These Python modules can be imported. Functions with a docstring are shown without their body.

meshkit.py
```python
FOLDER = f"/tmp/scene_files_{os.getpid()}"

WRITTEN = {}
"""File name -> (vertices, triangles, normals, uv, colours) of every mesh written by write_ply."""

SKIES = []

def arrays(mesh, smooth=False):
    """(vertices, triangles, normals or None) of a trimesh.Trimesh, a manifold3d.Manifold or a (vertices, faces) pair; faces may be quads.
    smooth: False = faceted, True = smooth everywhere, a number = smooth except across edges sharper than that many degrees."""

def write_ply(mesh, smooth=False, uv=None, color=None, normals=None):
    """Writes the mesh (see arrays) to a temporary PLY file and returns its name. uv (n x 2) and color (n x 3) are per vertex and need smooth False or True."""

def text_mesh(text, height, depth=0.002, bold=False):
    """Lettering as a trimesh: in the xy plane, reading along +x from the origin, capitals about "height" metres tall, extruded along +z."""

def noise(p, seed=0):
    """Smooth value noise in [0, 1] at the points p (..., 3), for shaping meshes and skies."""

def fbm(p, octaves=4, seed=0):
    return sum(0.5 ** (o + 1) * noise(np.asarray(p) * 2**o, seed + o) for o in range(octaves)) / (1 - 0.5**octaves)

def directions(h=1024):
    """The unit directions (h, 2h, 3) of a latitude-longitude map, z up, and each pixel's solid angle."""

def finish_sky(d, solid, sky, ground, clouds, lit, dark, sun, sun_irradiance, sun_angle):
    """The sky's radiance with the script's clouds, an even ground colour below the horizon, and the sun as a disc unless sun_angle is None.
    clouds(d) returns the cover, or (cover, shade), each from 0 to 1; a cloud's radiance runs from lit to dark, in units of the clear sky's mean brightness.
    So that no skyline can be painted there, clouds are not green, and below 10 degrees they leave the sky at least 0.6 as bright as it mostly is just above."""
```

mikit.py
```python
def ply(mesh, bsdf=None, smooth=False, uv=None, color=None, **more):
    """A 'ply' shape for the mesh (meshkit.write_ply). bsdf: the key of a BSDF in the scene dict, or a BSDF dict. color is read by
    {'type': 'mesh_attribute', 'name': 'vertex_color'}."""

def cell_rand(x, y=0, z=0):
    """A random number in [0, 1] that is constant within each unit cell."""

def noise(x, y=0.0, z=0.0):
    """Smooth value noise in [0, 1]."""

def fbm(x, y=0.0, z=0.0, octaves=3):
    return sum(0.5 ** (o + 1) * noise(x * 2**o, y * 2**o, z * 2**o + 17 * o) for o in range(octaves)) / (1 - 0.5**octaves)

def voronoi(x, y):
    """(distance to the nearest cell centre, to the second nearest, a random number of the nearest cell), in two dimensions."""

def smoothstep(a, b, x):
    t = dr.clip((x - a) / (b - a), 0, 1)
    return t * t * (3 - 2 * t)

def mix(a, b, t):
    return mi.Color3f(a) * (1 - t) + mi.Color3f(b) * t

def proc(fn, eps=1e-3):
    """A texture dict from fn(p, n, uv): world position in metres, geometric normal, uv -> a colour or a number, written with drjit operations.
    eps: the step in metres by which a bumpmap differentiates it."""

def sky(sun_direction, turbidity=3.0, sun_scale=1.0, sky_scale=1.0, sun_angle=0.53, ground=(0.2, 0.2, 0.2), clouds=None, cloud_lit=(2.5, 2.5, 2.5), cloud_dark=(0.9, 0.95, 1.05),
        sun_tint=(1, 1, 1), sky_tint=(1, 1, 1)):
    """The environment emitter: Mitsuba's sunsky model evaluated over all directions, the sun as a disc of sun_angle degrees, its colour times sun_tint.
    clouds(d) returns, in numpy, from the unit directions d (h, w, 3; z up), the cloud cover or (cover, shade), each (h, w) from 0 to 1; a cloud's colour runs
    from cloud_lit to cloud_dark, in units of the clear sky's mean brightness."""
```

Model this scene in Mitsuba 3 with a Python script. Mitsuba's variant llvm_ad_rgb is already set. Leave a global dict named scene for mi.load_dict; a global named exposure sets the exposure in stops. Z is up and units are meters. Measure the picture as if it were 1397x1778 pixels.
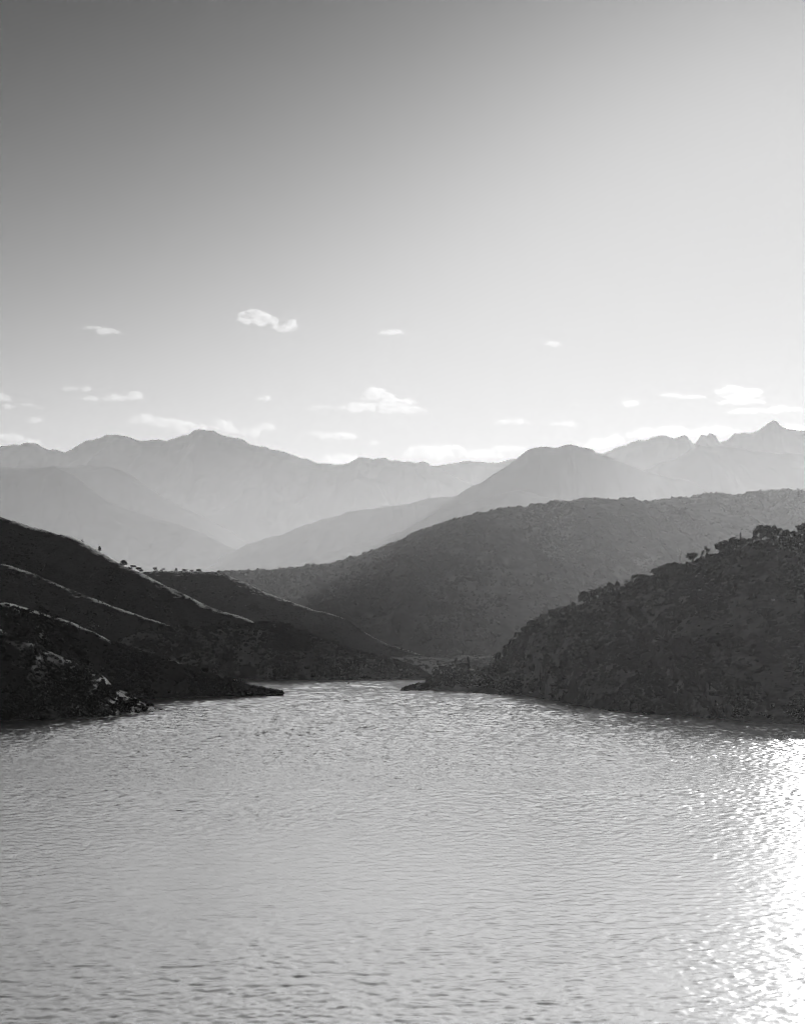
import math
import numpy as np
import drjit as dr
import mitsuba as mi
import trimesh
import mikit
import meshkit
import manifold3d as man

T = mi.ScalarTransform4f
scene, labels = {}, {}

# ------------------------------------------------------------------ camera, sun, sky, exposure
H = 43.0                                    # eye height above the lake, metres
F = 2300.0                                  # focal length in photograph pixels (1397 x 1778)
HOR = 1130.0                                # image row of the horizon
PITCH = math.atan((HOR - 889.0) / F)
EYE = np.array([0.0, 0.0, H])
scene['camera'] = {'type': 'perspective', 'fov_axis': 'x', 'fov': math.degrees(2 * math.atan(698.5 / F)),
                   'near_clip': 1.0, 'far_clip': 60000.0,
                   'to_world': T().look_at(origin=[0, 0, H], target=[0, math.cos(PITCH), H + math.sin(PITCH)], up=[0, 0, 1]),
                   'medium': {'type': 'ref', 'id': 'haze_air'}}
exposure = 2.05


def ray(px, py):
    """Direction of a spot measured in the photograph, for laying out the land by bearing and height."""
    x, u = (np.asarray(px, float) - 698.5) / F, (889.0 - np.asarray(py, float)) / F
    return np.stack([x, math.cos(PITCH) - u * math.sin(PITCH), math.sin(PITCH) + u * math.cos(PITCH)], -1)


def at(px, py, y):
    d = ray(px, py)
    return EYE + d * (np.asarray(y, float) / d[..., 1])[..., None]


def on_lake(px, py):
    d = ray(px, py)
    return EYE + d * (H / -d[..., 2])[..., None]


SUN = ray(1530, 405)
SUN = SUN / np.linalg.norm(SUN)
TURB = 2.2
SKY_GAIN, FILM = 1.5, 0.16
SUN_SCALE = 1.0
CONTRAST = 2.7                             # the photograph is a hard black-and-white print


def clear_sky(d, **scales):
    si = dr.zeros(mi.SurfaceInteraction3f, len(d))
    si.wi = -mi.Vector3f(np.ascontiguousarray(d.T))
    model = dict(type='sunsky', sun_direction=SUN.tolist(), turbidity=TURB, albedo={'type': 'rgb', 'value': [0.2] * 3}, **scales)
    return np.array(mi.load_dict(model).eval(si)).T



def sky_picture(d):
    shape = d.shape[:2]
    flat = d.reshape(-1, 3)
    rgb = np.maximum(clear_sky(flat, sun_scale=0.0, sky_scale=1.0), 1e-6)
    L = rgb[:, 0] / 0.1
    L = SKY_GAIN * 0.1 * L ** CONTRAST                                                      # the clear sky as a red-filtered black-and-white film records it
    L = FILM * (1 - np.exp(-L / FILM)).reshape(shape)                             # and the film's shoulder
    top = 1.0
    lit = top / max(float(rgb.mean()), 1e-9)
    SKY_TOP.append(lit)
    return np.ones(shape), np.clip(1 - L / top, 0, 1)


SKY_TOP = []
sky_picture(meshkit.directions()[0][:512])
s_rgb = clear_sky(SUN[None], sun_scale=1.0, sky_scale=0.0)[0]
scene['sky'] = mikit.sky(SUN, turbidity=TURB, sun_scale=SUN_SCALE, sun_tint=(s_rgb[0] / s_rgb).tolist(), ground=(.12, .12, .12),
                         clouds=sky_picture, cloud_lit=(SKY_TOP[0],) * 3, cloud_dark=(0, 0, 0))
labels['sky'] = {'kind': 'structure'}

CLOUD_DENSITY = .0046
CLOUDS = [
    ('largest lone cloud high left of centre with a grey heart', [(440, 549, 30, 15), (462, 556, 22, 13), (492, 569, 24, 9), (508, 563, 8, 9)]),
    ('small flat cloud high on the left', [(162, 569, 17, 5), (184, 575, 25, 8)]),
    ('small flat cloud high in the middle of the sky', [(678, 577, 25, 7)]),
    ('small lone cloud high right of centre', [(959, 597, 16, 7)]),
    ('thin double cloud left, above the faint flat one', [(122, 675, 15, 5), (151, 675, 10, 6)]),
    ('small cloud under the thin double cloud on the left', [(157, 692, 15, 6)]),
    ('ragged cloud with a bright right end above the left mountains', [(204, 691, 26, 7), (234, 687, 14, 11)]),
    ('cloud cut by the left edge, upper one', [(6, 690, 14, 11)]),
    ('small cloud close to the left edge, under the upper one', [(16, 706, 11, 6)]),
    ('thin cloud a little in from the left edge', [(48, 703, 15, 4), (70, 708, 8, 3)]),
    ('small low cloud on the far left above the first saddle', [(62, 730, 17, 6)]),
    ('low bank rising behind the first left mountain at the left edge', [(10, 762, 34, 14), (38, 768, 34, 10)]),
    ('long cloud bank just left above the highest left summit', [(252, 728, 30, 11), (290, 734, 34, 12), (332, 742, 30, 12)]),
    ('small steep cloud touching the highest left summit', [(386, 738, 20, 10), (402, 746, 14, 8)]),
    ('arched cloud right of the highest left summit', [(436, 750, 18, 9), (462, 741, 19, 8)]),
    ('tiny round cloud alone above the arched cloud', [(460, 692, 14, 6)]),
    ('broad layered cumulus in the middle above the low saddle', [(655, 685, 30, 15), (690, 697, 34, 11), (620, 706, 34, 10), (700, 711, 42, 9), (652, 708, 40, 10)]),
    ('thin wisp left of the broad layered cumulus', [(562, 706, 24, 4), (545, 710, 12, 3)]),
    ('flat low cloud left of centre above the dip', [(586, 757, 36, 9), (550, 751, 12, 5)]),
    ('small dim cloud right of the flat low cloud', [(651, 769, 12, 5)]),
    ('low cloud standing behind the dip left of centre', [(590, 797, 42, 11)]),
    ('long low bank behind the central saddle', [(735, 784, 40, 12), (778, 786, 44, 15), (830, 788, 44, 9), (880, 780, 40, 7)]),
    ('flat cloud above the left shoulder of the central peak', [(888, 731, 30, 7)]),
    ('flat cloud above the central peak', [(980, 735, 26, 7)]),
    ('tiny cloud over the right flank of the central peak', [(996, 702, 8, 4)]),
    ('small rounded cloud right of the central peak', [(1092, 700, 16, 9)]),
    ('thin cloud left of the big right cloud', [(1165, 686, 20, 6), (1200, 689, 28, 5)]),
    ('big domed cloud above the jagged right peaks', [(1270, 683, 32, 16), (1300, 686, 30, 13), (1285, 696, 44, 8)]),
    ('long flat cloud under the big domed cloud at the right', [(1310, 714, 50, 7), (1362, 710, 34, 7)]),
    ('low bank behind the right side of the central peak', [(1040, 772, 30, 10), (1065, 764, 24, 9)]),
    ('low bank rising behind the first jagged right ridge', [(1128, 752, 40, 10), (1165, 750, 34, 12)]),
    ('low bank between the jagged peaks on the right', [(1240, 750, 44, 11)]),
    ('low bank behind the last right summit', [(1370, 744, 36, 9)])]


# ------------------------------------------------------------------ haze
# thin over the lake, thicker and lying low among the far valleys
HAZE_NEAR, HAZE_FAR, HAZE_GLARE = 0.7e-5, 2.75e-4, 2.7e-4
hz, hy, hx = np.linspace(-7, 2800, 64)[:, None, None], np.linspace(-4500, 20500, 160)[None, :, None], np.linspace(-17000, 17000, 192)[None, None, :]
ramp = .62 * np.clip((hy - 2150) / 800, 0, 1) + .5 * np.clip((hy - 5500) / 5000, 0, 1)
glare_air = HAZE_GLARE * np.clip((hx - 20) / 500, 0, 1) * np.clip((2600 - hx) / 800, 0, 1) * np.exp(-((hy - 900) / 700) ** 2) * np.exp(-np.clip(hz, 0, None) / 110)    # extra haze added over the right shore to stand in for lens glare
air = (HAZE_NEAR + HAZE_FAR * ramp + glare_air) * np.exp(-np.clip(hz, 0, None) / 650)
air = air.astype(np.float32)
scene['haze_air'] = {'type': 'heterogeneous', 'albedo': {'type': 'rgb', 'value': [.95] * 3},
                     'sigma_t': {'type': 'gridvolume', 'grid': mi.VolumeGrid(air), 'to_world': T().translate([-17000, -4500, -7]).scale([34000, 25000, 2807])},
                     'phase': {'type': 'hg', 'g': 0.4}}
scene['haze'] = {'type': 'cube', 'to_world': T().translate([0, 8000, 1396.5]).scale([17000, 12500, 1403.5]), 'bsdf': {'type': 'null'},
                 'interior': {'type': 'ref', 'id': 'haze_air'}}
labels['haze'] = {'kind': 'stuff', 'label': 'bright haze filling the valley and fading the mountains', 'category': 'haze'}

# ------------------------------------------------------------------ materials (neutral greys: the photograph is black and white)
def grey(v):
    return {'type': 'rgb', 'value': [v, v, v]}


def land(grass, brush, scale, cover, bump, shade_mix=0.0):
    def tone(p, n, uv):
        a = mikit.fbm(p.x / scale, p.y / scale * .8, p.z / scale, 4)
        b = mikit.fbm(p.x / (scale * .22) + 9, p.y / (scale * .22), p.z / (scale * .22), 3)
        m = mikit.smoothstep(cover - .09, cover + .09, a * .62 + b * .38)
        off_sun = mikit.smoothstep(.27, .42, -n.y + .25 * (b - .5))               # brush tone on slopes facing away from the sun: their shade put into colour
        m = dr.maximum(m, off_sun * shade_mix)
        fine = mikit.noise(p.x / (scale * .05), p.y / (scale * .05), p.z / (scale * .05))
        v = (grass * (.72 + .55 * b)) * (1 - m) + brush * (.7 + .6 * b) * m
        v = v * (.8 + .4 * fine)
        return mi.Color3f(v, v, v)

    def relief(p, n, uv):
        return bump * mikit.fbm(p.x / (bump * 4), p.y / (bump * 4), p.z / (bump * 4), 3)
    return {'type': 'twosided', 'bsdf': {'type': 'bumpmap', 'bsdf': {'type': 'diffuse', 'reflectance': mikit.proc(tone)}, 'height': mikit.proc(relief, eps=bump * .15), 'scale': 1.0}}


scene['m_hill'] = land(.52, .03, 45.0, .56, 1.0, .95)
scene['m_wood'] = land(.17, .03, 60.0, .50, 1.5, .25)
scene['m_mid'] = land(.12, .055, 190.0, .48, 3.0)
scene['m_far'] = {'type': 'twosided', 'bsdf': {'type': 'diffuse', 'reflectance': grey(.055)}}
scene['m_brush'] = {'type': 'twosided', 'bsdf': {'type': 'diffuse', 'reflectance': grey(.035)}}
scene['m_wood_far'] = {'type': 'twosided', 'bsdf': {'type': 'diffuse', 'reflectance': grey(.065)}}
scene['m_leaf'] = {'type': 'twosided', 'bsdf': {'type': 'diffuse', 'reflectance': grey(.04)}}
scene['m_leaf_pale'] = {'type': 'twosided', 'bsdf': {'type': 'diffuse', 'reflectance': grey(.07)}}
scene['m_bark'] = {'type': 'twosided', 'bsdf': {'type': 'diffuse', 'reflectance': grey(.04)}}
scene['m_rock'] = {'type': 'twosided', 'bsdf': {'type': 'diffuse', 'reflectance': grey(.2)}}
scene['m_steel'] = {'type': 'twosided', 'bsdf': {'type': 'principled', 'base_color': grey(.3), 'roughness': .5, 'metallic': .6}}
scene['m_white'] = {'type': 'twosided', 'bsdf': {'type': 'principled', 'base_color': grey(.7), 'roughness': .5}}


def ripple(p, n, uv):
    """Roughness of the ripples too small for the mesh: stronger out on the lake and under gusts."""
    x, y = p.x, p.y
    gust = mikit.fbm(x / 70 + 3, y / 160, 1.5, 3)
    far = mikit.smoothstep(150, 900, y)
    v = .19 - .04 * far + .04 * (gust - .5)
    return mi.Float(v)


scene['m_water'] = {'type': 'principled', 'base_color': grey(.97), 'metallic': 1.0, 'anisotropic': .72, 'roughness': mikit.proc(ripple)}

# ------------------------------------------------------------------ clouds: real fair-weather clouds far behind the mountains
scene['cloud_air'] = {'type': 'homogeneous', 'albedo': {'type': 'rgb', 'value': [.915] * 3}, 'sigma_t': {'type': 'rgb', 'value': [CLOUD_DENSITY] * 3}, 'phase': {'type': 'hg', 'g': .37}}


def cloud(key, puffs, label, seed, dist=24000.0):
    """One cloud: puffs are (px, py, half width, half height) as measured in the photograph; each becomes a heap of balls, joined, roughened and filled with droplets."""
    r = np.random.default_rng(seed)
    k = dist / F
    balls = []
    for px, py, rx, ry in puffs:
        c = at(px, py, dist)
        n = int(8 + 6 * rx / ry)
        for i in range(n):
            u = r.uniform(-1, 1)
            hgt = math.sqrt(max(0, 1 - u * u))
            rad = ry * k * r.uniform(.34, .72) * (.45 + .55 * hgt)
            p = c + [u * (rx * k - rad), r.uniform(-.5, .5) * ry * k * 1.6, (-.45 + r.uniform(0, 1.1) * hgt) * ry * k * .75]
            balls.append(man.Manifold.sphere(rad, 16).scale([1.35, 1.2, .85]).translate([float(x) for x in p]))
    m = man.Manifold.batch_boolean(balls, man.OpType.Add).refine_to_length(ry_step * k).to_mesh()
    v, f = np.array(m.vert_properties[:, :3], float), np.array(m.tri_verts)
    size = np.mean([p[3] for p in puffs]) * k
    n = trimesh.Trimesh(v, f, process=False).vertex_normals
    q = v / size
    v = v + n * ((meshkit.fbm(q * 1.5 + seed, 5, seed) - .5) * 2.1 * size * .55)[:, None]
    scene[key] = mikit.ply((v, f), {'type': 'null'}, smooth=True, interior={'type': 'ref', 'id': 'cloud_air'})
    labels[key] = {'label': label, 'category': 'cloud', 'group': 'small clouds low in the sky'}


ry_step = 2.6
for i, (label, puffs) in enumerate(CLOUDS):
    cloud('cloud' + (f'_{i:03d}' if i else ''), puffs, label, 500 + i)

# ------------------------------------------------------------------ ground, water
def sheet(x0, x1, y0, y1, z, n=1):
    xs, ys = np.linspace(x0, x1, n + 1), np.linspace(y0, y1, n + 1)
    X, Y = np.meshgrid(xs, ys)
    v = np.stack([X.ravel(), Y.ravel(), np.full(X.size, z)], 1)
    i, j = np.meshgrid(np.arange(n), np.arange(n), indexing='ij')
    a = (i * (n + 1) + j).ravel()
    return v, np.stack([a, a + 1, a + n + 2, a + n + 1], 1)


scene['ground'] = mikit.ply(sheet(-16500, 16500, -4300, 20300, -6.0), 'm_mid')
labels['ground'] = {'kind': 'structure'}


def waves():
    """The lake: wind waves as real relief where they are large enough to see, finer rows nearer the bank, flat beyond."""
    r = np.random.default_rng(11)
    ys = [122.0]
    while ys[-1] < 1950:
        ys.append(ys[-1] + max(ys[-1] * .0025 * float(ys[-1] < 420), ys[-1] ** 2 / 340000))
    ys = np.array(ys)
    far = np.clip((ys - 210) / 200, 0, 1)[:, None]
    u = np.linspace(-1, 1, 540)
    half = 14 + .345 * ys
    X, Y = u[None, :] * half[:, None], np.repeat(ys[:, None], len(u), 1)
    dx, dy = (half * 2 / len(u))[:, None], np.gradient(ys)[:, None]
    Z, total = np.zeros_like(X), 0
    wx = X + 1.2 * meshkit.noise(np.stack([X / 9, Y / 9, X * 0], -1), 5)
    for sx, sy, share, seed in ((2.6, 1.6, .32, 31), (1.1, .8, .6, 32), (.45, .45, .75, 33)):
        tilt = Y + .12 * X * (1 if seed == 32 else -.6)
        n_ = meshkit.noise(np.stack([wx / sx, tilt / sy, X * 0], -1), seed)
        n_ = n_ if seed == 33 else n_ ** 1.4
        Z += WAVE_SLOPE * share * sy * 1.25 * n_ * np.clip(2.0 - dy / (sy * .75), 0, 1)
    rows = np.repeat(np.arange(len(ys))[:, None], len(u), 1)
    Z = Z * (1 - far) + far * dy * FAR_SLOPE * (4 - 1.3 * np.clip((Y - 800) / 700, 0, 1)) * (meshkit.fbm(np.stack([X / np.maximum(.8, dy * 1.8), rows / 1.7 + 3 * meshkit.noise(np.stack([X / (2 + dy * 3), rows / 7, X * 0], -1), 29), X * 0], -1), 2, 23) - .5)
    gust = meshkit.fbm(np.stack([X / 45, Y / 70, X * 0], -1), 4, 17)
    Z *= np.clip(.55 + 1.0 * (gust - .05), .5, 1.5)
    edge = np.clip((1 - np.abs(u)) / .02, 0, 1)[None] * np.clip((1950 - Y) / 60, 0, 1) * np.clip((Y - 122) / 4, 0, 1)
    Z *= edge
    ny, nx = X.shape
    j, i = np.meshgrid(np.arange(ny - 1), np.arange(nx - 1), indexing='ij')
    a = (j * nx + i).ravel()
    q = np.stack([a, a + 1, a + nx + 1, a + nx], 1)
    v = np.stack([X.ravel(), Y.ravel(), Z.ravel()], 1)
    n = len(v)
    # flat water round it
    h0, h1, y0, y1 = half[0], half[-1], ys[0], ys[-1]
    w = np.array([[-2600, -20, 0], [2600, -20, 0], [2600, y0, 0], [h0, y0, 0], [-h0, y0, 0], [-2600, y0, 0], [2600, y1, 0], [h1, y1, 0], [-h1, y1, 0], [-2600, y1, 0], [-2600, 2700, 0], [2600, 2700, 0]], float)
    fs = np.array([[0, 1, 2], [0, 2, 5], [3, 2, 6], [3, 6, 7], [5, 4, 8], [5, 8, 9], [9, 6, 11], [9, 11, 10]]) + n
    tri = np.vstack([q[:, [0, 1, 2]], q[:, [0, 2, 3]], fs])
    return np.vstack([v, w]), tri


WAVE_SLOPE, FAR_SLOPE = .185, .145
wv, wf = waves()
scene['water'] = mikit.ply((wv, wf), 'm_water', smooth=True, uv=np.stack([wv[:, 1], -wv[:, 0]], 1))
labels['water'] = {'kind': 'structure'}


# ------------------------------------------------------------------ hills and mountains
class Land:
    """A ridge as a height field: its crest line and its foot come from bearings and heights measured in the photograph, at the distances given."""

    def __init__(self, name, crest, foot, material, step, rough, rounding=.12, back=1.0, jag=0.0, jag_len=100.0, seed=1, pad=0.0, gully=1.0, drop=0.0):
        # crest: (px, py, distance); foot: points (x, y) of z = 0 in front
        c = np.array([at(p[0], p[1], p[2]) for p in crest])
        c[:, 2] -= drop
        c = c[np.argsort(c[:, 0])]
        f = np.array(foot, float)
        f = f[np.argsort(f[:, 0])]
        x0, x1 = c[0, 0] - pad, c[-1, 0]
        nx = int((x1 - x0) / step) + 2
        self.xs = np.linspace(x0, x1, nx)
        self.name, self.c, self.f, self.rounding, self.seed, self.rough, self.gully = name, c, f, rounding, seed, rough, gully
        self.jag, self.jag_len, self.back, self.step, self.material = jag, jag_len, back, step, material
        yc = np.interp(self.xs, c[:, 0], c[:, 1])
        yf = np.minimum(np.interp(self.xs, f[:, 0], f[:, 1]), yc - 12)
        self.y0, self.y1 = yf.min() - 30, yc.max() + back * (yc - yf).max()
        ny = int((self.y1 - self.y0) / step) + 2
        self.ys = np.linspace(self.y0, self.y1, ny)
        X, Y = np.meshgrid(self.xs, self.ys)
        Z = self.z(X, Y)
        v = np.stack([X.ravel(), Y.ravel(), Z.ravel()], 1)
        j, i = np.meshgrid(np.arange(ny - 1), np.arange(nx - 1), indexing='ij')
        a = (j * nx + i).ravel()
        q = np.stack([a, a + 1, a + nx + 1, a + nx], 1)
        q = q[(Z.ravel()[q] > -7).any(1)]
        used = np.unique(q)
        m = np.full(len(v), -1)
        m[used] = np.arange(len(used))
        scene[name] = mikit.ply((v[used], m[q]), material, smooth=True)
        labels[name] = {'kind': 'structure'}
        LANDS[name] = self

    def z(self, X, Y):
        X, Y = np.asarray(X, float), np.asarray(Y, float)
        c, f, r = self.c, self.f, self.rounding
        zc = np.interp(X, c[:, 0], c[:, 2])
        yc = np.interp(X, c[:, 0], c[:, 1])
        yf = np.minimum(np.interp(X, f[:, 0], f[:, 1]), yc - 12)
        g = self.gully
        bend = (meshkit.fbm(np.stack([X / (190 * g), Y / (260 * g), X * 0], -1), 3, self.seed) - .5)
        w = yc - yf
        t0 = (yc - Y) / w
        t = np.where(t0 > 0, t0, t0 / self.back)
        s = (np.sqrt(t * t + r * r) - r) / (math.sqrt(1 + r * r) - r)
        zz = zc - (zc + 0.0) * s
        below = np.clip(np.abs(t) - 1, 0, None)
        zz = np.where(np.abs(t) > 1, -below * np.maximum(zc, 12) * 1.2, zz)
        env = np.clip(np.abs(t) / .35, 0, 1) * np.clip((1 - np.abs(t)) / .25, 0, 1)
        spur = 1 - np.abs(2 * meshkit.fbm(np.stack([X / (75 * g) + bend * 2, Y / (210 * g), X * 0 + 3.3], -1), 4, self.seed + 7) - 1) * 2
        zz = zz + env * self.rough * (spur - .4) + np.clip(zc, 0, 40) / 40 * self.rough * .10 * (meshkit.fbm(np.stack([X / (14 * g), Y / (14 * g), X * 0], -1), 3, self.seed + 3) - .5) * 2
        if self.jag:
            k = meshkit.fbm(np.stack([X / self.jag_len, Y / (self.jag_len * 2.5), X * 0], -1), 5, self.seed + 11) - .5
            zz = zz + k * 2 * self.jag * np.clip(1.2 - np.abs(t), 0, 1)
        return zz


LANDS = {}


def lake_pts(pts):
    return [on_lake(a, b)[:2] for a, b in pts]


def line(px_depth):
    return [(at(a, HOR, y)[0], y) for a, y in px_depth]


# far range on the left and in the middle
Land('mountain', [(-500, 790, 14000), (-200, 800, 14000), (0, 779, 14000), (50, 771, 14000), (65, 773, 14000), (90, 785, 14000), (115, 786, 14000), (150, 766, 14000), (180, 759, 14000), (210, 757, 14000), (235, 762, 14000),
                  (250, 767, 14000), (271, 765, 14000), (301, 762, 14000), (331, 757, 14000), (341, 750, 14000), (371, 749, 14000), (386, 757, 14000), (416, 765, 14000), (451, 778, 14000), (481, 783, 14000), (516, 796, 14000),
                  (551, 803, 14000), (586, 807, 14000), (606, 803, 14000), (624, 795, 14000), (641, 798, 14000), (671, 796, 14000), (696, 803, 14000), (737, 806, 14000), (757, 812, 14000), (800, 835, 14000), (900, 890, 14000), (1100, 960, 14000), (1250, 1120, 14000)],
     line([(-700, 11300), (1400, 11300)]), 'm_far', 32, 240, .1, jag=34, jag_len=120, back=.35, seed=21, gully=9)
Land('mountain_001', [(480, 900, 16500), (600, 850, 16500), (700, 815, 16500), (757, 809, 16500), (782, 804, 16500), (847, 804, 16500), (887, 800, 16500), (930, 797, 16500), (1000, 815, 16500), (1200, 900, 16500), (1300, 1110, 16500)],
     line([(300, 14300), (1500, 14300)]), 'm_far', 60, 240, .1, jag=20, jag_len=170, back=.35, seed=22, gully=9)
# the jagged far range on the right
Land('mountain_002', [(860, 1060, 15500), (960, 860, 15500), (1020, 805, 15500), (1048, 788, 15500), (1068, 780, 15500), (1098, 768, 15500), (1128, 760, 15500), (1153, 757, 15500), (1168, 761, 15500), (1186, 754, 15500), (1191, 759, 15500), (1203, 773, 15500),
                      (1211, 763, 15500), (1217, 752, 15500), (1224, 759, 15500), (1231, 754, 15500), (1238, 757, 15500), (1247, 770, 15500), (1263, 765, 15500), (1273, 754, 15500), (1300, 752, 15500), (1313, 750, 15500), (1328, 736, 15500), (1341, 731, 15500),
                      (1358, 743, 15500), (1380, 746, 15500), (1397, 748, 15500), (1500, 742, 15500), (1700, 770, 15500), (2000, 820, 15500)],
     line([(700, 13300), (2100, 13300)]), 'm_far', 26, 220, .08, jag=20, jag_len=120, back=.35, seed=23, gully=9)
Land('mountain_003', [(1000, 1000, 12000), (1080, 840, 12000), (1138, 806, 12000), (1178, 794, 12000), (1210, 777, 12000), (1248, 776, 12000), (1300, 783, 12000), (1400, 790, 12000), (1550, 775, 12000), (1800, 800, 12000), (2100, 850, 12000)],
     line([(900, 10200), (2200, 10200)]), 'm_far', 40, 200, .12, jag=16, jag_len=140, back=.35, seed=24, gully=8)
# nearer shoulders on the left
Land('mountain_004', [(-600, 790, 10500), (-200, 800, 10500), (0, 809, 10500), (60, 813, 10500), (150, 811, 10500), (200, 813, 10500), (225, 826, 10500), (261, 851, 10500), (301, 873, 10500), (351, 897, 10500), (395, 920, 10500), (430, 945, 10500), (520, 1010, 10500), (640, 1100, 10500)],
     line([(-800, 8800), (800, 8800)]), 'm_far', 32, 150, .12, jag=12, jag_len=120, back=.35, seed=25, gully=7)
Land('mountain_005', [(-500, 800, 8800), (-100, 812, 8800), (0, 815, 8800), (50, 816, 8800), (98, 810, 8800), (120, 821, 8800), (150, 843, 8800), (190, 872, 8800), (250, 893, 8800), (330, 918, 8800), (380, 938, 8800), (430, 965, 8800), (560, 1040, 8800), (660, 1110, 8800)],
     line([(-700, 7300), (800, 7300)]), 'm_far', 26, 120, .12, jag=10, jag_len=110, back=.35, seed=26, gully=6)
# the pale shoulder behind the wooded mountain
Land('mountain_006', [(250, 1080, 8600), (330, 1005, 8600), (360, 984, 8600), (390, 967, 8600), (430, 948, 8600), (480, 932, 8600), (520, 916, 8600), (560, 902, 8600), (600, 892, 8600), (640, 886, 8600), (697, 878, 8600), (747, 867, 8600), (792, 861, 8600), (817, 846, 8600),
                      (847, 831, 8600), (872, 813, 8600), (897, 798, 8600), (917, 780, 8600), (932, 775, 8600), (958, 776, 8600), (988, 773, 8600), (1018, 779, 8800), (1048, 790, 9300), (1078, 803, 10000), (1113, 817, 10800), (1160, 829, 11500), (1230, 840, 11900), (1300, 848, 12000), (1400, 860, 12000), (1500, 880, 12000)],
     line([(150, 7000), (1000, 7200), (1150, 9000), (1600, 10000)]), 'm_far', 26, 110, .1, jag=9, jag_len=70, back=.35, seed=27, gully=6)
Land('mountain_007', [(420, 1060, 7700), (495, 990, 7700), (560, 965, 7700), (620, 945, 7700), (700, 921, 7700), (760, 890, 7700), (830, 868, 7700), (900, 850, 7700), (1000, 880, 7700), (1200, 940, 7700)],
     line([(300, 6500), (1400, 6500)]), 'm_far', 18, 80, .12, jag=7, jag_len=60, back=.35, seed=28, gully=5)
# the wooded mountain in the middle
Land('wooded_hill', [(250, 1010, 3530), (340, 1003, 3530), (418, 998, 3530), (486, 992, 3530), (536, 984, 3530), (582, 978, 3530), (629, 963, 3530), (697, 938, 3530), (727, 926, 3530), (762, 916, 3530), (817, 899, 3530), (862, 886, 3559), (922, 878, 3703), (978, 871, 3837),
                     (1013, 866, 3921), (1048, 870, 4005), (1093, 870, 4113), (1103, 875, 4137), (1173, 868, 4305), (1218, 861, 4413), (1273, 863, 4545), (1298, 858, 4605), (1348, 855, 4725), (1397, 859, 4843), (1500, 850, 5090), (1800, 870, 5810), (2200, 950, 6770)],
     line([(100, 2900), (700, 2900), (1000, 3000), (2300, 3650)]), 'm_mid', 11, 75, .14, back=.4, jag=2, jag_len=40, seed=31, gully=2.2)
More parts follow.
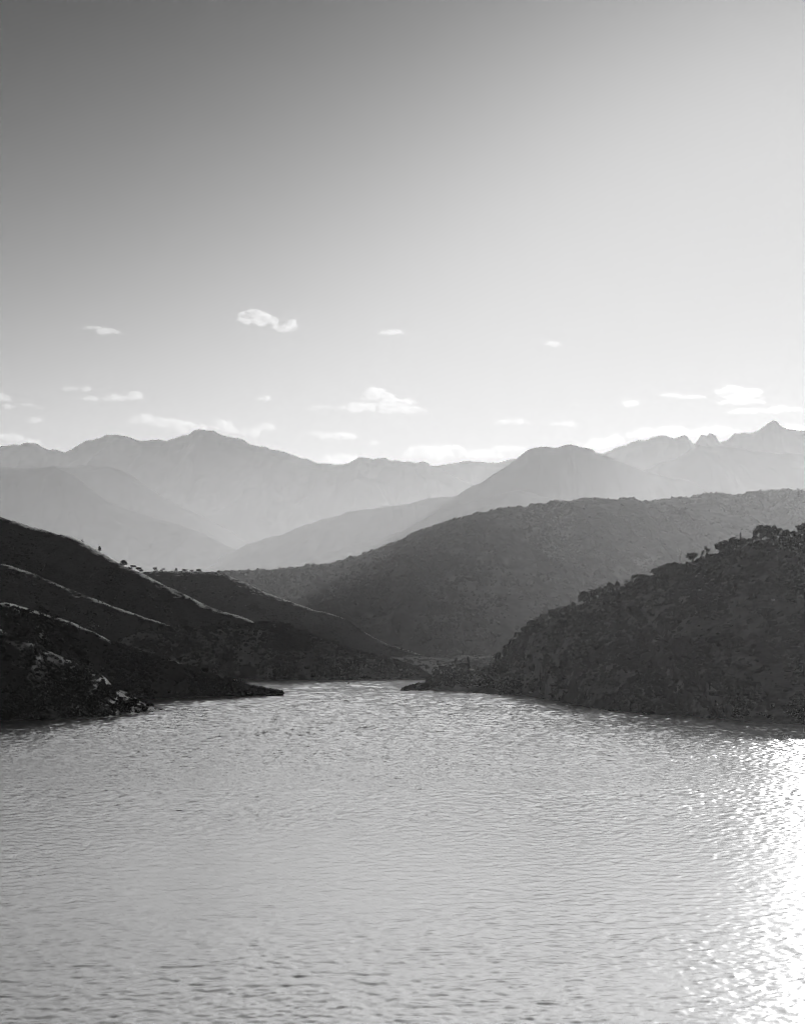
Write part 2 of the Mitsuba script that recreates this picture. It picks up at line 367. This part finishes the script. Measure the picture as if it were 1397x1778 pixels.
# valley floor between the shores
Land('valley', [(560, 1150, 2400), (650, 1142, 2500), (720, 1137, 2550), (800, 1137, 2550), (880, 1136, 2550), (1000, 1136, 2550), (1200, 1140, 2550)],
     line([(400, 2060), (745, 2060), (1300, 2060)]), 'm_wood', 6, 5, .2, seed=33, gully=.8)
# left shore, from far to near
Land('hill_004', [(60, 1060, 2700), (140, 1030, 2700), (200, 1006, 2700), (247, 995, 2700), (270, 992, 2700), (308, 993, 2700), (344, 993, 2700), (376, 994, 2700), (404, 1003, 2690), (429, 1013, 2680), (465, 1031, 2665), (497, 1042, 2650), (540, 1058, 2630), (572, 1065, 2615), (600, 1075, 2600),
                  (622, 1091, 2590), (650, 1108, 2575), (676, 1120, 2560), (722, 1135, 2540), (745, 1143, 2520), (790, 1152, 2500)],
     line([(-100, 2400), (390, 2420), (600, 2500), (722, 2485), (800, 2460)]), 'm_hill', 4, 12, .15, seed=41, gully=.9)
Land('hill_003', [(40, 1215, 2050), (120, 1165, 2055), (180, 1125, 2065), (225, 1104, 2070), (255, 1094, 2075), (290, 1089, 2075), (330, 1091, 2070), (380, 1088, 2070), (436, 1084, 2070), (457, 1080, 2070), (489, 1086, 2070), (518, 1095, 2070), (543, 1103, 2070), (572, 1114, 2065), (615, 1130, 2060), (650, 1139, 2055), (686, 1147, 2045), (715, 1158, 2030), (740, 1170, 2010), (752, 1184, 1990)],
     lake_pts([(0, 1183), (390, 1179.5), (500, 1180.5), (600, 1181), (735, 1179), (760, 1180)]), 'm_wood', 3.5, 9, .3, seed=43, gully=.8)
Land('hill_002', [(-350, 800, 2380), (-200, 840, 2380), (-80, 873, 2380), (0, 898, 2380), (50, 914, 2380), (100, 928, 2375), (123, 932, 2375), (143, 942, 2370), (168, 956, 2365), (190, 969, 2360), (215, 984, 2350), (247, 996, 2345), (279, 1013, 2340), (322, 1033, 2330), (358, 1051, 2320), (379, 1060, 2315), (419, 1070, 2305), (440, 1080, 2300), (480, 1105, 2280), (520, 1140, 2270), (545, 1180, 2260)],
     line([(-400, 2130), (100, 2120), (300, 2130), (545, 2180)]), 'm_hill', 3.5, 11, .15, seed=45, gully=.9)
Land('hill_001', [(-350, 930, 2160), (-150, 958, 2160), (-50, 972, 2165), (20, 983, 2170), (57, 996, 2170), (97, 1013, 2170), (154, 1036, 2165), (197, 1053, 2160), (250, 1072, 2155), (286, 1083, 2150), (320, 1094, 2145), (360, 1115, 2140), (400, 1150, 2130), (420, 1190, 2125)],
     line([(-400, 1960), (100, 1990), (250, 2060), (420, 2100)]), 'm_hill', 3, 9, .15, seed=47, gully=.8)
Land('hill', [(-350, 985, 1150), (-150, 1015, 1155), (-60, 1032, 1160), (0, 1048, 1165), (11, 1047, 1165), (47, 1056, 1170), (97, 1072, 1175), (118, 1078, 1180), (172, 1102, 1190), (200, 1116, 1200), (236, 1129, 1210), (276, 1141, 1220), (308, 1149, 1230), (347, 1165, 1245), (372, 1176, 1255), (397, 1183, 1262), (419, 1189, 1268),
              (444, 1199, 1278), (470, 1206, 1290), (490, 1214, 1300)],
     [(at(-350, HOR, 1000)[0], 1000), (at(0, HOR, 1060)[0], 1060)] + lake_pts([(243, 1213), (358, 1210.5), (430, 1208.5), (476, 1206.5), (500, 1206)]), 'm_hill', 2.5, 8, .2, seed=49, gully=.7)
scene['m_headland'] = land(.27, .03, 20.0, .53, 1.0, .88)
Land('headland', [(-350, 1000, 880), (-150, 1040, 890), (-50, 1073, 895), (0, 1093, 900), (21, 1106, 903), (50, 1112, 906), (79, 1128, 910), (132, 1152, 920), (172, 1173, 928), (183, 1190, 931), (222, 1208, 940), (247, 1221, 948), (266, 1230, 955), (276, 1235, 958), (290, 1243, 962)],
     lake_pts([(-500, 1262), (0, 1252), (89, 1250), (165, 1248), (215, 1244), (250, 1240), (274, 1235), (300, 1232)]), 'm_headland', 2, 6, .25, seed=51, gully=.6)
# right shore
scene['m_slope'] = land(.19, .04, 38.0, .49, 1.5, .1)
Land('slope', [(800, 1178, 1480), (835, 1168, 1470), (852, 1160, 1460), (862, 1150, 1450), (883, 1136, 1430), (898, 1114, 1415), (921, 1094, 1400), (956, 1074, 1370), (991, 1060, 1340), (1014, 1045, 1320), (1041, 1036, 1300), (1071, 1024, 1280), (1091, 1016, 1265), (1129, 1001, 1240), (1167, 987, 1215), (1191, 980, 1200),
               (1221, 967, 1185), (1240, 960, 1175), (1260, 955, 1170), (1290, 944, 1160), (1314, 939, 1155), (1344, 935, 1150), (1397, 928, 1145), (1500, 905, 1140), (1700, 880, 1120), (2000, 870, 1100)],
     lake_pts([(780, 1199), (847, 1205), (860, 1205.5), (937, 1210), (960, 1214), (985, 1222), (993, 1226), (1052, 1234), (1129, 1241), (1200, 1243.5), (1241, 1246), (1243, 1251), (1283, 1253.6), (1397, 1258.6), (1700, 1268), (2100, 1272)]), 'm_slope', 3, 10, .3, seed=53, gully=.8, drop=2.5)
Land('point', [(694, 1204, 1455), (703, 1196, 1460), (721, 1190, 1465), (737, 1187, 1470), (745, 1182, 1475), (760, 1174, 1480), (790, 1168, 1480), (830, 1168, 1470), (870, 1165, 1460), (930, 1180, 1440), (960, 1200, 1420)],
     lake_pts([(690, 1194.5), (740, 1197), (789, 1200), (817, 1203), (847, 1206), (875, 1205.5), (960, 1214)]), 'm_wood', 2, 2, .25, seed=55, gully=.5)
# the bank the photograph is taken from, behind and below the camera
bx, by = np.meshgrid(np.linspace(-400, 400, 81), np.linspace(-420, 60, 49))
bz = np.clip(38 - np.clip(by + 4, 0, None) * .85, -6, 38) + np.clip(-by - 10, 0, None) * .1 + 2 * (meshkit.fbm(np.stack([bx / 40, by / 40, bx * 0], -1), 3, 3) - .5)
jj, ii = np.meshgrid(np.arange(48), np.arange(80), indexing='ij')
a = (jj * 81 + ii).ravel()
scene['bank'] = mikit.ply((np.stack([bx.ravel(), by.ravel(), bz.ravel()], 1), np.stack([a, a + 1, a + 82, a + 81], 1)), 'm_hill', smooth=True)
labels['bank'] = {'kind': 'structure'}

# ------------------------------------------------------------------ brush and far woods (nobody could count them)
rng = np.random.default_rng(7)


def bush_shapes(n, sub, seed):
    out = []
    for k in range(n):
        m = trimesh.creation.icosphere(subdivisions=sub, radius=1.0)
        v = m.vertices * (1 + .9 * (meshkit.fbm(m.vertices * 1.4 + 10 * k, 3, seed + k) - .5))[:, None]
        v[:, 2] = np.where(v[:, 2] < 0, v[:, 2] * .5, v[:, 2])
        out.append((v, m.faces))
    return out


BUSH0, BUSH1 = bush_shapes(6, 1, 3), bush_shapes(6, 0, 5)


def scatter(key, pts, size, shapes, material, label, category, squash=(.7, 1.1)):
    vs, fs, n = [], [], 0
    for p, s in zip(pts, size):
        v, f = shapes[rng.integers(len(shapes))]
        a, q = rng.uniform(0, 6.28), rng.uniform(*squash)
        c, s_ = math.cos(a), math.sin(a)
        w = np.stack([(v[:, 0] * c - v[:, 1] * s_) * s, (v[:, 0] * s_ + v[:, 1] * c) * s, v[:, 2] * s * q], 1) + p
        vs.append(w)
        fs.append(f + n)
        n += len(v)
    scene[key] = mikit.ply((np.vstack(vs), np.vstack(fs)), material)
    labels[key] = {'kind': 'stuff', 'label': label, 'category': category}


def spots(land, n, density, px=None, front=True, crest=False, tmax=1.0, tmin=-.06):
    """Random places on a land, thinned by density(x, y, t)."""
    L = LANDS[land]
    out = []
    while len(out) < n:
        m = n * 4
        x = rng.uniform(L.xs[0], L.xs[-1], m)
        yc = np.interp(x, L.c[:, 0], L.c[:, 1])
        yf = np.minimum(np.interp(x, L.f[:, 0], L.f[:, 1]), yc - 12)
        t = rng.uniform(tmin, tmax, m)
        y = yc - t * (yc - yf)
        col = 698.5 + F * x / y
        keep = rng.uniform(0, 1, m) < density(x, y, t)
        keep &= (col > -60) & (col < 1460)
        if px:
            keep &= (col > px[0]) & (col < px[1])
        z = L.z(x, y)
        keep &= z > 1.0
        out += list(np.stack([x, y, z], 1)[keep])
    return np.array(out[:n])


def patches(scale, cut, seed, lo=.02):
    def d(x, y, t):
        q = meshkit.fbm(np.stack([x / scale, y / scale * .6, x * 0], -1), 4, seed)
        return np.clip((q - cut) * 8, lo, 1)
    return d


def brush(key, land, n, lo, hi, dens, label, shapes=None, mat='m_brush', cat='brush', sink=.1, squash=(.7, 1.1), **kw):
    p = spots(land, n, dens, **kw)
    s = lo + (hi - lo) * rng.uniform(0, 1, n) ** 2
    p[:, 2] -= sink * s
    scatter(key, p, s, shapes or BUSH1, mat, label, cat, squash)


brush('brush', 'headland', 4200, .35, 2.0, patches(13, .44, 61, .08), 'low dark brush on the nearest left headland')
brush('brush_001', 'hill', 4200, .5, 3.0, patches(30, .45, 62, .06), 'low dark brush along the second left headland', tmin=.1)
brush('brush_002', 'hill_001', 2400, .6, 3.0, patches(40, .50, 63), 'low dark brush on the lower left ridge with a bright crest', tmin=.13)
brush('brush_003', 'hill_002', 3000, .6, 3.2, patches(45, .52, 64, .04), 'low dark brush on the tallest left hill', tmin=.13)
brush('woodland', 'hill_003', 4200, 1.5, 4.5, patches(30, .33, 65, .3), 'dense dark woodland on the low hill at the far shore', cat='woodland')
brush('brush_004', 'hill_004', 2000, .8, 3.2, patches(45, .5, 66, .05), 'low dark brush on the bare sloping ridge behind the far shore', tmin=.13)
brush('woodland_001', 'slope', 9500, .5, 3.8, patches(30, .42, 67, .16), 'dark oak woodland and brush covering the right hillside', cat='woodland')
brush('woodland_002', 'point', 1500, .8, 3.6, patches(20, .3, 68, .5), 'dense dark thicket on the low point of the right shore', cat='woodland', tmax=.8)
brush('woodland_003', 'wooded_hill', 10500, 2.2, 6.5, patches(130, .47, 69, .12), 'hazy woodland covering the mountain in the middle', cat='woodland', mat='m_wood_far', squash=(.9, 1.6))
brush('brush_006', 'hill_004', 260, .9, 2.6, lambda x, y, t: np.ones_like(x), 'dark scrub along the flat top of the ridge behind the far shore', px=(240, 392), tmin=-.06, tmax=.12)
sparse = patches(18, .42, 77, .1)
for key, land_, n_, text in (('brush_007', 'hill', 260, 'scattered scrub on the bright crest of the second left headland'), ('brush_008', 'hill_001', 260, 'scattered scrub on the bright crest of the lower left ridge'),
                             ('brush_009', 'hill_002', 300, 'scattered scrub on the bright crest of the tallest left hill'), ('brush_010', 'hill_004', 260, 'scattered scrub on the bright crest falling toward the valley')):
    brush(key, land_, n_, .5, 2.0, sparse, text, tmin=-.04, tmax=.14)
brush('brush_005', 'valley', 1800, 1.2, 4.5, patches(30, .42, 70, .2), 'dark brush on the valley floor behind the lake', tmax=1.1)

# ------------------------------------------------------------------ trees
def tube(p0, p1, r0, r1, n=6):
    p0, p1 = np.array(p0, float), np.array(p1, float)
    d = (p1 - p0) / np.linalg.norm(p1 - p0)
    a = np.cross(d, [1, 0, 0] if abs(d[0]) < .9 else [0, 1, 0])
    a /= np.linalg.norm(a)
    b = np.cross(d, a)
    t = np.arange(n) * 2 * np.pi / n
    ring = np.cos(t)[:, None] * a + np.sin(t)[:, None] * b
    v = np.vstack([p0 + ring * r0, p1 + ring * r1])
    i = np.arange(n)
    return v, np.vstack([np.stack([i, (i + 1) % n, (i + 1) % n + n], 1), np.stack([i, (i + 1) % n + n, i + n], 1)])


def join(ms):
    vs, fs, n = [], [], 0
    for v, f in ms:
        vs.append(np.asarray(v))
        fs.append(np.asarray(f) + n)
        n += len(v)
    return np.vstack(vs), np.vstack(fs)


def oak(seed, kind='round'):
    """A tree one unit tall: tapered trunk with limbs, and a crown of small leaf-clump faces gathered in uneven clusters."""
    r = np.random.default_rng(seed)
    wood, leaf = [], []
    if kind == 'cypress':
        wood.append(tube([0, 0, -.05], [0, 0, .9], .03, .008))
        for k in range(420):
            h = r.uniform(.06, 1.0)
            rad = .12 * (1 - h) ** .6 * (.5 + .5 * min(1, h * 6)) * math.sqrt(r.uniform(.1, 1)) * 1.2
            a = r.uniform(0, 6.28)
            leaf.append((np.array([rad * math.cos(a), rad * math.sin(a), h]), .035))
    else:
        top = .28 if kind == 'round' else .22
        wood.append(tube([0, 0, -.08], [.02, .01, top], .055, .04))
        n = r.integers(6, 9) if kind != 'sparse' else 5
        for k in range(n):
            a = k * 6.28 / n + r.uniform(-.4, .4)
            reach = r.uniform(.18, .46) * (1.15 if kind == 'wide' else 1.0)
            h = r.uniform(.34, .86)
            if k == 0:
                reach, h = .06, .86
            tip = np.array([reach * math.cos(a), reach * math.sin(a), h])
            mid = np.array([.3 * tip[0], .3 * tip[1], top + .4 * (h - top)])
            wood.append(tube([.02, .01, top - .04], mid, .035, .022, 5))
            wood.append(tube(mid, tip, .022, .006, 5))
            cr = r.uniform(.17, .27) * (.8 if kind == 'sparse' else 1)
            for q in range(60 if kind != 'sparse' else 26):
                d = r.normal(size=3)
                d /= np.linalg.norm(d)
                d[2] *= .75
                leaf.append((tip + d * cr * r.uniform(.35, 1.05), r.uniform(.045, .08)))
    lv, lf = [], []
    for p, s in leaf:
        q = r.normal(size=(4, 3)) * s
        q -= q.mean(0)
        n = len(lv) * 4
        lv.append(p + q)
        lf += [(n, n + 1, n + 2), (n, n + 2, n + 3)]
    lv = np.vstack(lv)
    lv[:, 2] = np.clip(lv[:, 2], None, 1.0)
    return join(wood), (lv, np.array(lf))


KINDS = {'round': [oak(100 + k) for k in range(4)], 'wide': [oak(200 + k, 'wide') for k in range(3)], 'sparse': [oak(300 + k, 'sparse') for k in range(3)], 'cypress': [oak(400, 'cypress')]}
PLY = {}
for kind, ms in KINDS.items():
    for k, (w, l) in enumerate(ms):
        PLY[kind, k] = (mikit.ply(w, 'm_bark'), mikit.ply(l, 'm_leaf'), mikit.ply(l, 'm_leaf_pale'))
count = {}


def numbered(name):
    k = count.get(name, 0)
    count[name] = k + 1
    return name if k == 0 else f'{name}_{k:03d}'


def tree(p, height, width, label, group=None, kind=None, pale=False, name=None):
    kind = kind or ('round', 'wide', 'round', 'sparse')[rng.integers(4)]
    k = rng.integers(len(KINDS[kind]))
    key = numbered(name or ('cypress_tree' if kind == 'cypress' else 'oak_tree'))
    m = T().translate([float(x) for x in p]).rotate([0, 0, 1], float(rng.uniform(0, 360))).scale([float(width), float(width), float(height)])
    w, l, lp = PLY[kind, k]
    scene[key + '__trunk'] = {**w, 'to_world': m}
    scene[key + '__crown'] = {**(lp if pale else l), 'to_world': m}
    labels[key] = {'label': label, 'category': 'tree'}
    if group:
        labels[key]['group'] = group
    return key


def crest_tree(land, px, top, wide, label, kind=None, pale=False, back=.02, group=None, ground=None):
    """A tree whose foot stands on the crest of the land on the bearing px, reaching up to the row top in the photograph, wide photo-pixels across."""
    L = LANDS[land]
    d = ray(px, top)
    ys = np.linspace(L.y0, L.y1, 1500)
    x = d[0] / d[1] * ys
    yc = np.interp(x, L.c[:, 0], L.c[:, 1])
    y = ys[np.argmin(np.abs(ys - yc + back * 40))]
    x = d[0] / d[1] * y
    z = float(L.z(x, y))
    h = H + d[2] / d[1] * y - z
    h = max(h, 2.0)
    w = wide / F * y
    tree((x, y, z - .1 * h), h * 1.1, w * (.95 if kind != 'cypress' else 4.2), label, group, kind, pale)


S = 'slope'
for px, top, w, kind, label in [
        (1150, 984, 14, 'round', 'dark bushy tree at the left foot of the tree clump beside the mast'),
        (1160, 980, 16, 'wide', 'dark rounded tree in the middle of the clump left of the mast'),
        (1170, 978, 13, 'round', 'dark tree closest to the left of the mast on the right ridge'),
        (1193, 977, 7, 'wide', 'low shrubby tree just right of the mast'),
        (1203, 962, 17, 'round', 'small rounded oak standing alone, first full tree right of the mast'),
        (1225, 950, 16, 'sparse', 'thin open crowned oak, second tree up the ridge from the mast'),
        (1249, 943, 16, 'wide', 'left tree of the wide dark pair halfway up the right ridge'),
        (1259, 940, 17, 'round', 'right tree of the wide dark pair halfway up the right ridge'),
        (1273, 935, 16, 'round', 'rounded oak just left of the narrow spire shaped tree on the ridge'),
        (1285, 927, 4, 'cypress', 'narrow spire shaped tree standing up from the right ridge'),
        (1291, 936, 10, 'round', 'small dark tree directly right of the narrow spire shaped tree'),
        (1301, 937, 12, 'wide', 'low dark tree between the narrow spire tree and the big summit clump'),
        (1311, 930, 13, 'sparse', 'thin leaning tree at the left edge of the big summit clump'),
        (1320, 914, 22, 'round', 'tall broad oak forming the left dome of the big summit clump'),
        (1331, 914, 18, 'round', 'tall dark oak in the middle of the big summit clump'),
        (1342, 915, 17, 'round', 'tall oak at the right shoulder of the big summit clump'),
        (1354, 919, 17, 'wide', 'medium oak just right of the big summit clump'),
        (1365, 922, 16, 'wide', 'low oak on the summit falling toward the right edge'),
        (1378, 924, 13, 'wide', 'lowest tree in the dip before the right edge of the view'),
        (1395, 911, 20, 'round', 'tall oak on the right ridge cut by the right edge of the view'),
        (865, 1135, 16, 'round', 'rounded tree at the lowest left foot of the right hill'),
        (878, 1122, 16, 'round', 'second tree up from the low left foot of the right hill'),
        (889, 1111, 14, 'round', 'third tree up from the low left foot of the right hill'),
        (900, 1100, 13, 'round', 'small domed tree sticking out of the steep lower skyline of the right hill'),
        (913, 1089, 18, 'round', 'dark tree below the broad dome on the steep right skyline'),
        (923, 1079, 18, 'wide', 'left half of the broad dark dome on the steep right skyline'),
        (934, 1074, 17, 'wide', 'right half of the broad dark dome on the steep right skyline'),
        (945, 1068, 13, 'round', 'dark tree in the notch right of the broad dome'),
        (959, 1060, 17, 'round', 'first tree of the level wooded stretch on the right skyline'),
        (970, 1058, 17, 'wide', 'second tree of the level wooded stretch on the right skyline'),
        (981, 1055, 16, 'wide', 'third tree of the level wooded stretch on the right skyline'),
        (993, 1047, 14, 'round', 'small dark tree just below the tall rounded skyline tree'),
        (1013, 1029, 21, 'round', 'tall rounded tree standing out on the middle right skyline'),
        (1029, 1026, 15, 'round', 'dark tree immediately right of the tall rounded skyline tree'),
        (1040, 1019, 14, 'sparse', 'open feathery tree in the middle of the right skyline'),
        (1050, 1020, 13, 'wide', 'low tree between two feathery trees on the right skyline'),
        (1058, 1014, 17, 'wide', 'broad tree left of the small pointed tree on the right skyline'),
        (1071, 1011, 8, 'round', 'small pointed tree on the right skyline'),
        (1088, 1009, 12, 'sparse', 'thin small tree with sky showing through on the right skyline'),
        (1098, 1004, 14, 'sparse', 'thin crowned tree, left of the pair below the tree clump'),
        (1109, 1001, 15, 'wide', 'spreading thin tree, right of the pair below the tree clump'),
        (1122, 1000, 10, 'wide', 'low scrubby tree on the bare part of the right skyline'),
        (1138, 992, 13, 'round', 'dark tree at the lower end of the clump beside the mast')]:
    crest_tree(S, px, top - 2.5, w * 1.15, label, kind, pale=kind == 'sparse')
for px, top, w, kind, label in [
        (143, 936, 6, 'sparse', 'tiny tree on the skyline high on the tallest left hill'),
        (173, 948, 6, 'round', 'small lone tree sticking up from the tallest left hill'),
        (214, 972, 12, 'round', 'dark rounded tree above the bright strip of the tallest left hill'),
        (229, 981, 11, 'wide', 'second dark tree down the bright strip of the tallest left hill'),
        (243, 985, 13, 'wide', 'broad low tree where the two left ridges cross')]:
    crest_tree('hill_002', px, top, w, label, kind)
for px, top, w, kind, label in [
        (270, 983, 9, 'round', 'first small tree on the flat top of the second left ridge'),
        (282, 985, 10, 'wide', 'second small tree on the flat top of the second left ridge'),
        (306, 984, 6, 'round', 'small lone tree in the middle of the flat ridge top'),
        (320, 986, 13, 'wide', 'low wide tree right of the lone tree on the flat ridge top'),
        (333, 987, 10, 'wide', 'low tree near the right end of the flat ridge top'),
        (345, 986, 11, 'round', 'last dark tree at the right end of the flat ridge top'),
        (380, 988, 8, 'wide', 'small tree where the flat ridge top begins to fall'),
        (386, 992, 9, 'round', 'dark tree at the start of the bright descending ridge line')]:
    crest_tree('hill_004', px, top + 2, w * .8, label, kind)
for px, top, w, kind, label in [
        (757, 1161, 13, 'round', 'dark tree at the left end of the grove on the low point'),
        (769, 1156, 15, 'round', 'domed tree in the left part of the grove on the low point'),
        (780, 1157, 12, 'round', 'dark tree left of the gap in the grove on the low point'),
        (793, 1153, 13, 'wide', 'dark tree right of the gap in the grove on the low point'),
        (804, 1151, 12, 'round', 'dark tree left of the tall pointed tree on the low point'),
        (812, 1140, 7, 'cypress', 'tall pointed tree rising from the grove on the low point'),
        (826, 1156, 14, 'wide', 'low tree right of the pale roof on the low point'),
        (840, 1159, 15, 'round', 'dark tree between the pale roof and the right hill'),
        (853, 1158, 13, 'round', 'tree where the low point meets the right hill')]:
    crest_tree('point', px, top, w, label, kind)


ORDER = ['leftmost', 'second from left', 'third from left', 'fourth from left', 'fifth from left', 'sixth from left', 'seventh from left', 'eighth from left', 'ninth from left', 'tenth from left', 'eleventh from left', 'twelfth from left', 'thirteenth from left', 'fourteenth from left', 'fifteenth from left', 'sixteenth from left']


def slope_trees(land, n, lo, hi, dens, thing, where, columns, **kw):
    """Single trees spread over a slope; the words say in which part of it each one stands."""
    L, made, group = LANDS[land], [], f'trees spread over {where}'
    for p in spots(land, n, dens, **kw):
        h = rng.uniform(lo, hi)
        yc = np.interp(p[0], L.c[:, 0], L.c[:, 1])
        yf = min(np.interp(p[0], L.f[:, 0], L.f[:, 1]), yc - 12)
        t = (yc - p[1]) / (yc - yf)
        band = ('high on', 'fairly high on', 'halfway up', 'fairly low on', 'at the foot of')[int(np.clip(t * 5, 0, 4))]
        col = 698.5 + F * p[0] / p[1]
        part = next(w for limit, w in columns if col < limit)
        made.append((f'{thing} {band} {where}, {part}', col, p - [0, 0, .3], h))
    for text in dict.fromkeys(m[0] for m in made):
        row = sorted((m for m in made if m[0] == text), key=lambda m: m[1])
        for i, (_, col, p, h) in enumerate(row):
            place = '' if len(row) == 1 else f', {ORDER[i]}' if i < len(row) - 1 else ', rightmost'
            tree(p, h, h * rng.uniform(.9, 1.35), text + place, group)


slope_trees('slope', 90, 6, 11, patches(60, .45, 71, .1), 'dark oak tree', 'the right hill', [(960, 'left end'), (1080, 'left of middle'), (1190, 'below the mast'), (1300, 'past the mast'), (9999, 'right end')], tmin=.08, tmax=.97)
slope_trees('headland', 34, 4, 8, patches(30, .45, 72, .15), 'dark oak tree', 'the near headland', [(60, 'left end'), (130, 'left of middle'), (195, 'right of middle'), (9999, 'near the tip')], tmin=.03, tmax=.9)
slope_trees('hill', 40, 4, 8, patches(40, .45, 73, .15), 'dark oak tree', 'the second headland', [(120, 'left end'), (250, 'left of middle'), (350, 'right of middle'), (9999, 'near the tip')], tmin=.0, tmax=.9, px=(-60, 440))
slope_trees('hill_001', 20, 5, 9, patches(40, .45, 74, .15), 'dark oak tree', 'the lower left ridge', [(100, 'left end'), (200, 'in its middle'), (9999, 'right end')], tmin=.1, tmax=.8)
slope_trees('hill_002', 16, 5, 9, patches(40, .45, 75, .15), 'dark oak tree', 'the tallest left hill', [(120, 'left end'), (250, 'in its middle'), (9999, 'right end')], tmin=.12, tmax=.8)
slope_trees('hill_003', 40, 6, 10, patches(30, .35, 76, .4), 'dark tree', 'the far low hill', [(440, 'left end'), (540, 'left of middle'), (640, 'right of middle'), (9999, 'right end')], tmin=.0, tmax=.9)


# ------------------------------------------------------------------ small things
def strike(land, px, py):
    """Where the line of sight measured at (px, py) meets the land."""
    L, d = LANDS[land], ray(px, py)
    y = np.linspace(L.y0, L.y1, 6000)
    x, z = d[0] / d[1] * y, H + d[2] / d[1] * y
    hit = np.nonzero(L.z(x, y) > z)[0]
    k = hit[0] if len(hit) else np.argmax(L.z(x, y) - z)
    return np.array([x[k], y[k], float(L.z(x[k], y[k]))])


def put(key, mesh, material, label=None, category=None, smooth=False):
    scene[key] = mikit.ply(mesh, material, smooth=smooth)
    if label:
        labels[key] = {'label': label, 'category': category}


# a slender lattice mast on the right ridge
g = strike('slope', 1180, 985)
top = ray(1180, 953)
mh = H + top[2] / top[1] * g[1] - g[2]
wb, wt = .55, .22
corner = [(sx, sy) for sx in (-1, 1) for sy in (-1, 1)]
for k, (sx, sy) in enumerate(corner):
    put('mast__leg' + (f'_{k:03d}' if k else ''), tube(g + [sx * wb, sy * wb, -.5], g + [sx * wt, sy * wt, mh], .07, .05, 5), 'm_steel')
bars = []
for i in range(9):
    z0, z1 = mh * i / 9, mh * (i + 1) / 9
    w0, w1 = wb + (wt - wb) * i / 9, wb + (wt - wb) * (i + 1) / 9
    for (ax, ay), (bx_, by_) in (((-1, -1), (1, -1)), ((1, -1), (1, 1)), ((1, 1), (-1, 1)), ((-1, 1), (-1, -1))):
        bars.append(tube(g + [ax * w0, ay * w0, z0], g + [bx_ * w1, by_ * w1, z1], .06, .06, 4))
put('mast__bracing', join(bars), 'm_steel')
arm_z = mh * .66
put('mast__crossarm', join([tube(g + [-1.9, 0, arm_z], g + [1.9, 0, arm_z], .14, .14, 5), tube(g + [-1.9, 0, arm_z], g + [0, 0, arm_z + .8], .04, .04, 4), tube(g + [1.9, 0, arm_z], g + [0, 0, arm_z + .8], .04, .04, 4)]), 'm_steel')
for k, sx in enumerate((-1.7, 1.7)):
    put('mast__insulator' + (f'_{k:03d}' if k else ''), tube(g + [sx, 0, arm_z - .9], g + [sx, 0, arm_z], .09, .06, 5), 'm_steel')
labels['mast'] = {'label': 'slender lattice mast with one crossarm standing on the right ridge', 'category': 'mast'}

# a buoy far out on the lake
g = on_lake(605, 1187)
put('buoy__float', (trimesh.creation.icosphere(subdivisions=2, radius=1.0).vertices * [1.1, 1.1, .8] + g + [0, 0, .25], trimesh.creation.icosphere(subdivisions=2, radius=1.0).faces), 'm_bark', smooth=True)
put('buoy__marker', tube(g + [0, 0, .8], g + [0, 0, 2.3], .5, .25, 8), 'm_bark')
labels['buoy'] = {'label': 'tiny dark buoy floating alone in the bright water near the far shore', 'category': 'buoy'}


def boulder(key, p, size, material, label, category='rock', seed=0):
    m = trimesh.creation.icosphere(subdivisions=3, radius=1.0)
    v = m.vertices * (1 + .7 * (meshkit.fbm(m.vertices * 1.6 + seed * 7, 4, seed) - .5))[:, None]
    put(key, (v * size + p, m.faces), material, label, category, smooth=30)


boulder('rock', on_lake(943, 1214) + [0, 0, .1], [2.7, 1.5, 1.2], 'm_bark', 'small dark rock in the water just off the right shore', seed=3)
boulder('rock_001', strike('slope', 1343, 1043) + [0, .5, .3], [1.7, 1.6, .8], 'm_white', 'pale rock catching the sun among the trees of the right hill', seed=4)
boulder('rock_002', strike('slope', 1389, 1038) + [0, .5, .3], [2.1, 1.6, .7], 'm_white', 'pale rock catching the sun at the right edge of the right hill', seed=5)
g0, g1 = on_lake(271, 1233.5), on_lake(287, 1233)
put('log', join([tube(g0 + [0, 0, .3], .5 * (g0 + g1) + [0, .3, .45], .45, .35, 7), tube(.5 * (g0 + g1) + [0, .3, .45], g1 + [0, 0, .35], .35, .15, 7), tube(.4 * g0 + .6 * g1 + [0, .2, .4], .35 * g0 + .65 * g1 + [.6, .5, 1.1], .12, .05, 5)]),
    'm_bark', 'dark driftwood log lying in the water off the tip of the left headland', 'log')
g = strike('point', 819, 1166)
put('shed__wall', (trimesh.creation.box([4.2, 3.2, 3.4]).vertices + g + [0, 4, 1.0], trimesh.creation.box([4.2, 3.2, 3.4]).faces), 'm_rock')
rv = trimesh.creation.box([5.0, 4.4, .18])
c_, s_ = math.cos(.3), math.sin(.3)
v = rv.vertices @ np.array([[1, 0, 0], [0, c_, s_], [0, -s_, c_]])
put('shed__roof', (v + g + [0, 4, 3.3], rv.faces), 'm_white')
labels['shed'] = {'label': 'small shed with a pale roof half hidden in the grove on the low point', 'category': 'shed'}
